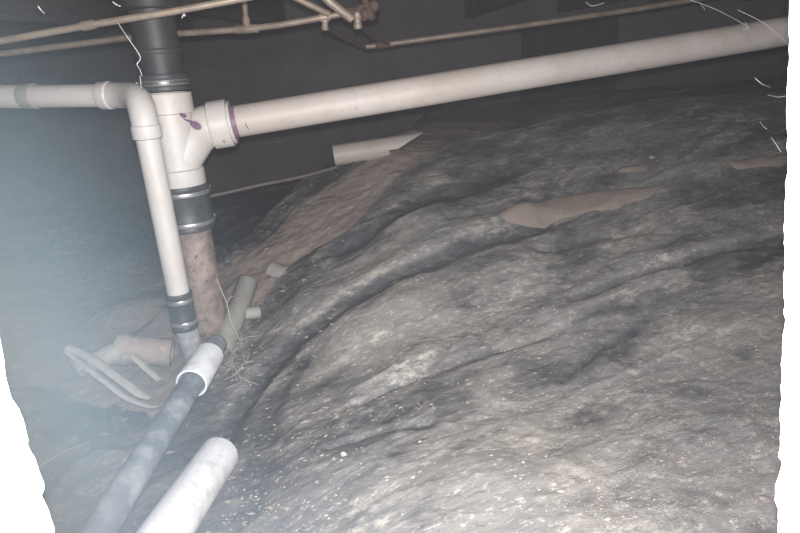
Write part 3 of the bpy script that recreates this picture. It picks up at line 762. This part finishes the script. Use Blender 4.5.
# ------------------------------------------------------------ exposed dirt lying on the plastic
def mound(name, label, px, hw, ht, mat, seed):
    P = smooth_pts([px_hit(u, v)[0] for u, v in px], 10)
    n = len(P); m_ = 18
    X = np.zeros((n, m_)); Y = X.copy(); Z = X.copy()
    for i, p in enumerate(P):
        T = P[min(n - 1, i + 1)] - P[max(0, i - 1)]; T.z = 0; T.normalize(); s = Vector((-T.y, T.x, 0))
        f = i / (n - 1); wv = hw * math.sin(PI * (0.04 + 0.92 * f)) ** 0.9
        for k in range(m_):
            g = -1 + 2 * k / (m_ - 1); q = p + s * g * wv * (1 + 0.5 * (float(vn(i * 0.3, k * 0.2 + seed, seed)) - 0.5))
            X[i, k], Y[i, k] = q.x, q.y
            Z[i, k] = top_z(q.x, q.y) - 0.012 + (ht + 0.012) * max(0, 1 - g * g) ** 0.5 * min(1, 6 * f, 6 * (1 - f)) + 0.3 * ht * (float(fbm(q.x * 25, q.y * 25, seed)) - 0.5)
    o = grid_mesh(name, X, Y, Z, mat); tag(o, label, 'dirt'); return o
mound('dirt_strip', 'tan strip of bare dirt lying across the plastic under the long pipe', [(488, 219), (530, 212), (580, 204), (625, 196), (668, 186)], 0.065, 0.010, TAN, 2)
mound('dirt_patch', 'faint tan dirt patch near the right edge of the opening', [(728, 166), (755, 161), (800, 157)], 0.04, 0.008, TAN, 3)
mound('dirt_patch', 'small pale dirt smear in the dark beyond the tan strip', [(615, 172), (635, 168), (650, 165)], 0.03, 0.006, TAN, 4)

# ------------------------------------------------------------ twig, roots, thin rod
def strand(name, label, cat, px, ds, r, mat, n=6, kind=None):
    bm = bmesh.new(); P = smooth_pts([at_d(u, v, d_) for (u, v), d_ in zip(px, ds)], 5)
    add_sweep(bm, P, [r * (1 - 0.5 * i / len(P)) for i in range(len(P))], n)
    return tag(from_bm(name, bm, mat, None), label, cat, kind=kind)
tw = thing('twig', 'thin pale twig sticking up in front of the iron pipe', 'twig', at_d(243, 343, 1.68))
bm = bmesh.new(); add_sweep(bm, smooth_pts([at_d(u, v, 1.70) for u, v in ((217, 279), (222, 292), (227, 304), (230, 318), (236, 333), (243, 345))], 5), 0.0018, 6)
from_bm('stem', bm, ROOT, tw)
for pts in (((227, 304), (230, 298), (233, 296)), ((219, 285), (216, 282)), ((240, 341), (248, 337), (256, 336))):
    bm = bmesh.new(); add_sweep(bm, [at_d(u, v, 1.70) for u, v in pts], 0.0013, 6); from_bm('side_shoot', bm, ROOT, tw)
bm = bmesh.new()
for k in range(46):
    u0 = 232 + random.random() * 12; v0 = 338 + random.random() * 50
    p, _ = px_hit(u0, v0); P = [p + Vector((0, 0, 0.004))]
    dx = Vector((random.uniform(-1, 1), random.uniform(-1, 1), random.uniform(0.0, 1.2))).normalized()
    for j in range(5):
        dx = (dx + 0.7 * Vector((random.uniform(-1, 1), random.uniform(-1, 1), random.uniform(-1, 0.7)))).normalized(); P.append(P[-1] + dx * 0.013)
    add_sweep(bm, smooth_pts(P, 3), 0.0013, 5)
tag(from_bm('root_tangle', bm, ROOT, None), 'tangle of fine pale roots between the white sleeve and the plastic edge', 'roots', kind='stuff')
p1, _ = px_hit(41, 470); p2, _ = px_hit(90, 446)
bm = bmesh.new(); add_sweep(bm, [p1 + Vector((0, 0, 0.012)), p1.lerp(p2, 0.5) + Vector((0, 0, 0.02)), p2 + Vector((0, 0, 0.01))], 0.0018, 6)
tag(from_bm('thin_stick', bm, ROOT, None), 'thin pale stick on the soil at the lower left corner', 'stick')

# ------------------------------------------------------------ cobwebs
def web(name, label, strands, d_, r=0.0006, mat=None):
    bm = bmesh.new()
    for px in strands:
        P = [at_d(u, v, d_ + 0.02 * random.random()) for u, v in px]
        add_sweep(bm, smooth_pts(P, 4), r, 5)
    return tag(from_bm(name, bm, mat or WEB, None), label, 'cobweb', kind='stuff')
web('cobweb', 'cobweb strand hanging from the supply pipe beside the black vent pipe', [((118, 23), (128, 38), (139, 54), (140, 60), (137, 64), (140, 70), (142, 76)), ((140, 76), (141, 86), (140, 90))], 1.38, 0.0010)
web('cobweb', 'cobweb streaks over the long pipe by the upper right corner', [((690, 0), (715, 9), (740, 22), (750, 29)), ((738, 10), (765, 24), (790, 46)), ((745, 22), (748, 28), (744, 29)), ((566 + 20, 2), (592, 6), (604, 3)), ((700, 2), (705, 10))], 0.95, 0.00035, WEB_DIM)
web('cobweb', 'cobweb streaks low beside the right edge of the opening', [((755, 78), (762, 84), (770, 87)), ((768, 95), (778, 97), (786, 96)), ((760, 122), (764, 127), (767, 129)), ((771, 137), (776, 144), (781, 152))], 0.9, 0.0006, WEB_DIM)
web('cobweb', 'two cobweb specks hanging under the floor at the upper left', [((38, 6), (41, 10), (44, 13)), ((113, 2), (117, 5), (120, 6)), ((182, 18), (184, 14), (185, 16))], 1.3, 0.0014)

# ------------------------------------------------------------ loose crumbs and stones
CRUMB = speckled('crumb', (0.48, 0.45, 0.41), (0.32, 0.29, 0.26), 20, 0.35, 0.65, 0.7)
def pebble(bm, c, r, seed):
    rnd = random.Random(seed)
    res = bmesh.ops.create_icosphere(bm, subdivisions=1, radius=1)
    s = Vector((rnd.uniform(0.7, 1.4), rnd.uniform(0.6, 1.1), rnd.uniform(0.35, 0.7)))
    a = Matrix.Rotation(rnd.uniform(0, 6.28), 3, 'Z')
    for v in res['verts']:
        k = 1 + rnd.uniform(-0.25, 0.25); co = a @ Vector((v.co.x * s.x, v.co.y * s.y, v.co.z * s.z)) * (r * k); v.co = c + co
def crumbs(name, label, n, area, rr, mat, seed, along_dir=True):
    rnd = random.Random(seed); V = []; Fc = []
    ico = [(0, 0, 1), (1, 0, 0), (0, 1, 0), (-1, 0, 0), (0, -1, 0), (0, 0, -1)]
    fc = [(0, 1, 2), (0, 2, 3), (0, 3, 4), (0, 4, 1), (5, 2, 1), (5, 3, 2), (5, 4, 3), (5, 1, 4)]
    k = 0
    while k < n:
        u = rnd.uniform(*area[:2]); v = rnd.uniform(*area[2:])
        h = None
        try: h, nn = px_hit(u, v)
        except ValueError: pass
        if h is None: continue
        cl = float(fbm(h.x * 4, h.y * 4, 3)); k += 1
        if rnd.random() > (cl - 0.25) * 2: continue
        r = rnd.uniform(*rr) * (0.6 + rnd.random() ** 3) * (0.55 + 0.35 * h.length)
        ang = ANG + rnd.uniform(-0.6, 0.6); L_ = rnd.uniform(0.9, 2.4)
        ca, sa_ = math.cos(ang), math.sin(ang); b0 = len(V)
        for x, y, z in ico:
            x *= r * L_ * rnd.uniform(0.7, 1.2); y *= r * rnd.uniform(0.6, 1.1); z *= r * rnd.uniform(0.4, 0.8)
            V.append((h.x + x * ca - y * sa_, h.y + x * sa_ + y * ca, h.z + z + r * 0.2))
        Fc += [tuple(b0 + i for i in f) for f in fc]
    me = bpy.data.meshes.new(name); me.from_pydata(V, [], Fc); me.update()
    return tag(link(name, me, mat, None), label, 'debris', kind='stuff')
crumbs('plaster_crumbs', 'pale crumbs and plaster flecks scattered over the plastic sheet', 3600, (215, 800, 170, 560), (0.0010, 0.0027), CRUMB, 1)
crumbs('soil_crumbs', 'dark crumbs of soil scattered over the plastic sheet', 900, (215, 800, 190, 560), (0.0016, 0.0036), DIRT, 2)
crumbs('soil_clods', 'small clods scattered over the bare soil left of the plastic', 900, (10, 340, 180, 533), (0.002, 0.005), STONE, 3)
for u, v, r, lab in ((573, 482, 0.010, 'tan pebble on the plastic near the bottom, right of centre'),
                     (468, 402, 0.008, 'dark pebble on the plastic near the middle of the picture'),
                     (592, 472, 0.007, 'small dark pebble just right of and above the tan pebble'),
                     (344, 455, 0.013, 'pale flat stone at the lip of the fold right of the big white pipe'),
                     (764, 499, 0.010, 'ochre pebble by the lower right edge of the opening'),
                     (652, 158, 0.020, 'pale chunk on the dark plastic beyond the tan dirt strip'),
                     (279, 143, 0.022, 'dim pale stone in the dark under the left end of the long pipe')):
    p, nn = px_hit(u, v)
    r *= 0.75; bm = bmesh.new(); pebble(bm, Vector((0, 0, 0)), r, int(u))
    for e in range(1): bmesh.ops.subdivide_edges(bm, edges=bm.edges, cuts=1, use_grid_fill=True, smooth=0.15)
    o = from_bm('pebble', bm, STONE if 'pale' not in lab else CHIP, None, 20); o.location = p + Vector((0, 0, r * 0.2)); tag(o, lab, 'stone')

# ------------------------------------------------------------ added veil and fill haze
def volume(name, mesh_bm, build):
    mt = bpy.data.materials.new(name); mt.use_nodes = True; nt = mt.node_tree
    nt.nodes.remove(nt.nodes['Principled BSDF']); out = nt.nodes['Material Output']
    v = nt.nodes.new('ShaderNodeVolumeScatter'); build(nt, v); nt.links.new(v.outputs[0], out.inputs['Volume'])
    me = bpy.data.meshes.new(name); bmesh.ops.recalc_face_normals(mesh_bm, faces=mesh_bm.faces); mesh_bm.to_mesh(me); mesh_bm.free()
    return link(name, me, mt)
bm = bmesh.new(); add_box(bm, -2.95, 3.55, 0.425, YB - 0.01, -1.15, 0.39)  # haze box added to lift the darkest tones
def thin(nt, v):
    v.inputs['Color'].default_value = (0.93, 0.93, 1.0, 1); v.inputs['Density'].default_value = 0.022
o = volume('fill_haze', bm, thin); tag(o, 'thin even haze added through the crawl space to lift its blacks', 'haze', kind='stuff')
def veil_at(name, label, c, sc, dens, col):
    bm = bmesh.new(); bmesh.ops.create_icosphere(bm, subdivisions=4, radius=1)
    def cloud(nt, v):
        v.inputs['Color'].default_value = (*col, 1)
        tc = nt.nodes.new('ShaderNodeTexCoord'); ln = nt.nodes.new('ShaderNodeVectorMath'); ln.operation = 'LENGTH'
        nt.links.new(tc.outputs['Object'], ln.inputs[0])
        f = ramp(nt, ln.outputs['Value'], 1.0, 0.0)
        pw = nt.nodes.new('ShaderNodeMath'); pw.operation = 'POWER'; pw.inputs[1].default_value = 2.2; nt.links.new(f, pw.inputs[0])
        mu = nt.nodes.new('ShaderNodeMath'); mu.operation = 'MULTIPLY'; mu.inputs[1].default_value = dens; nt.links.new(pw.outputs[0], mu.inputs[0])
        nt.links.new(mu.outputs[0], v.inputs['Density'])
    o = volume(name, bm, cloud); o.location = c; o.scale = sc
    tag(o, label, 'haze', kind='stuff')
HC = at_y(-85, 400, 0.74)  # scattering volume stands for lens veil from the flash
veil_at('glare_veil', 'added pale blue-grey veil for the flash glare inside the left edge of the opening', HC, Vector((0.58, 0.30, 0.82)), 4.2, (0.66, 0.88, 1.0))
HC = at_y(235, 610, 0.76)  # second added volume, gives the bottom its bluish veil
veil_at('glare_veil', 'added faint bluish veil low over the pipes at the bottom of the opening', HC, Vector((0.60, 0.32, 0.42)), 2.6, (0.72, 0.84, 1.0))
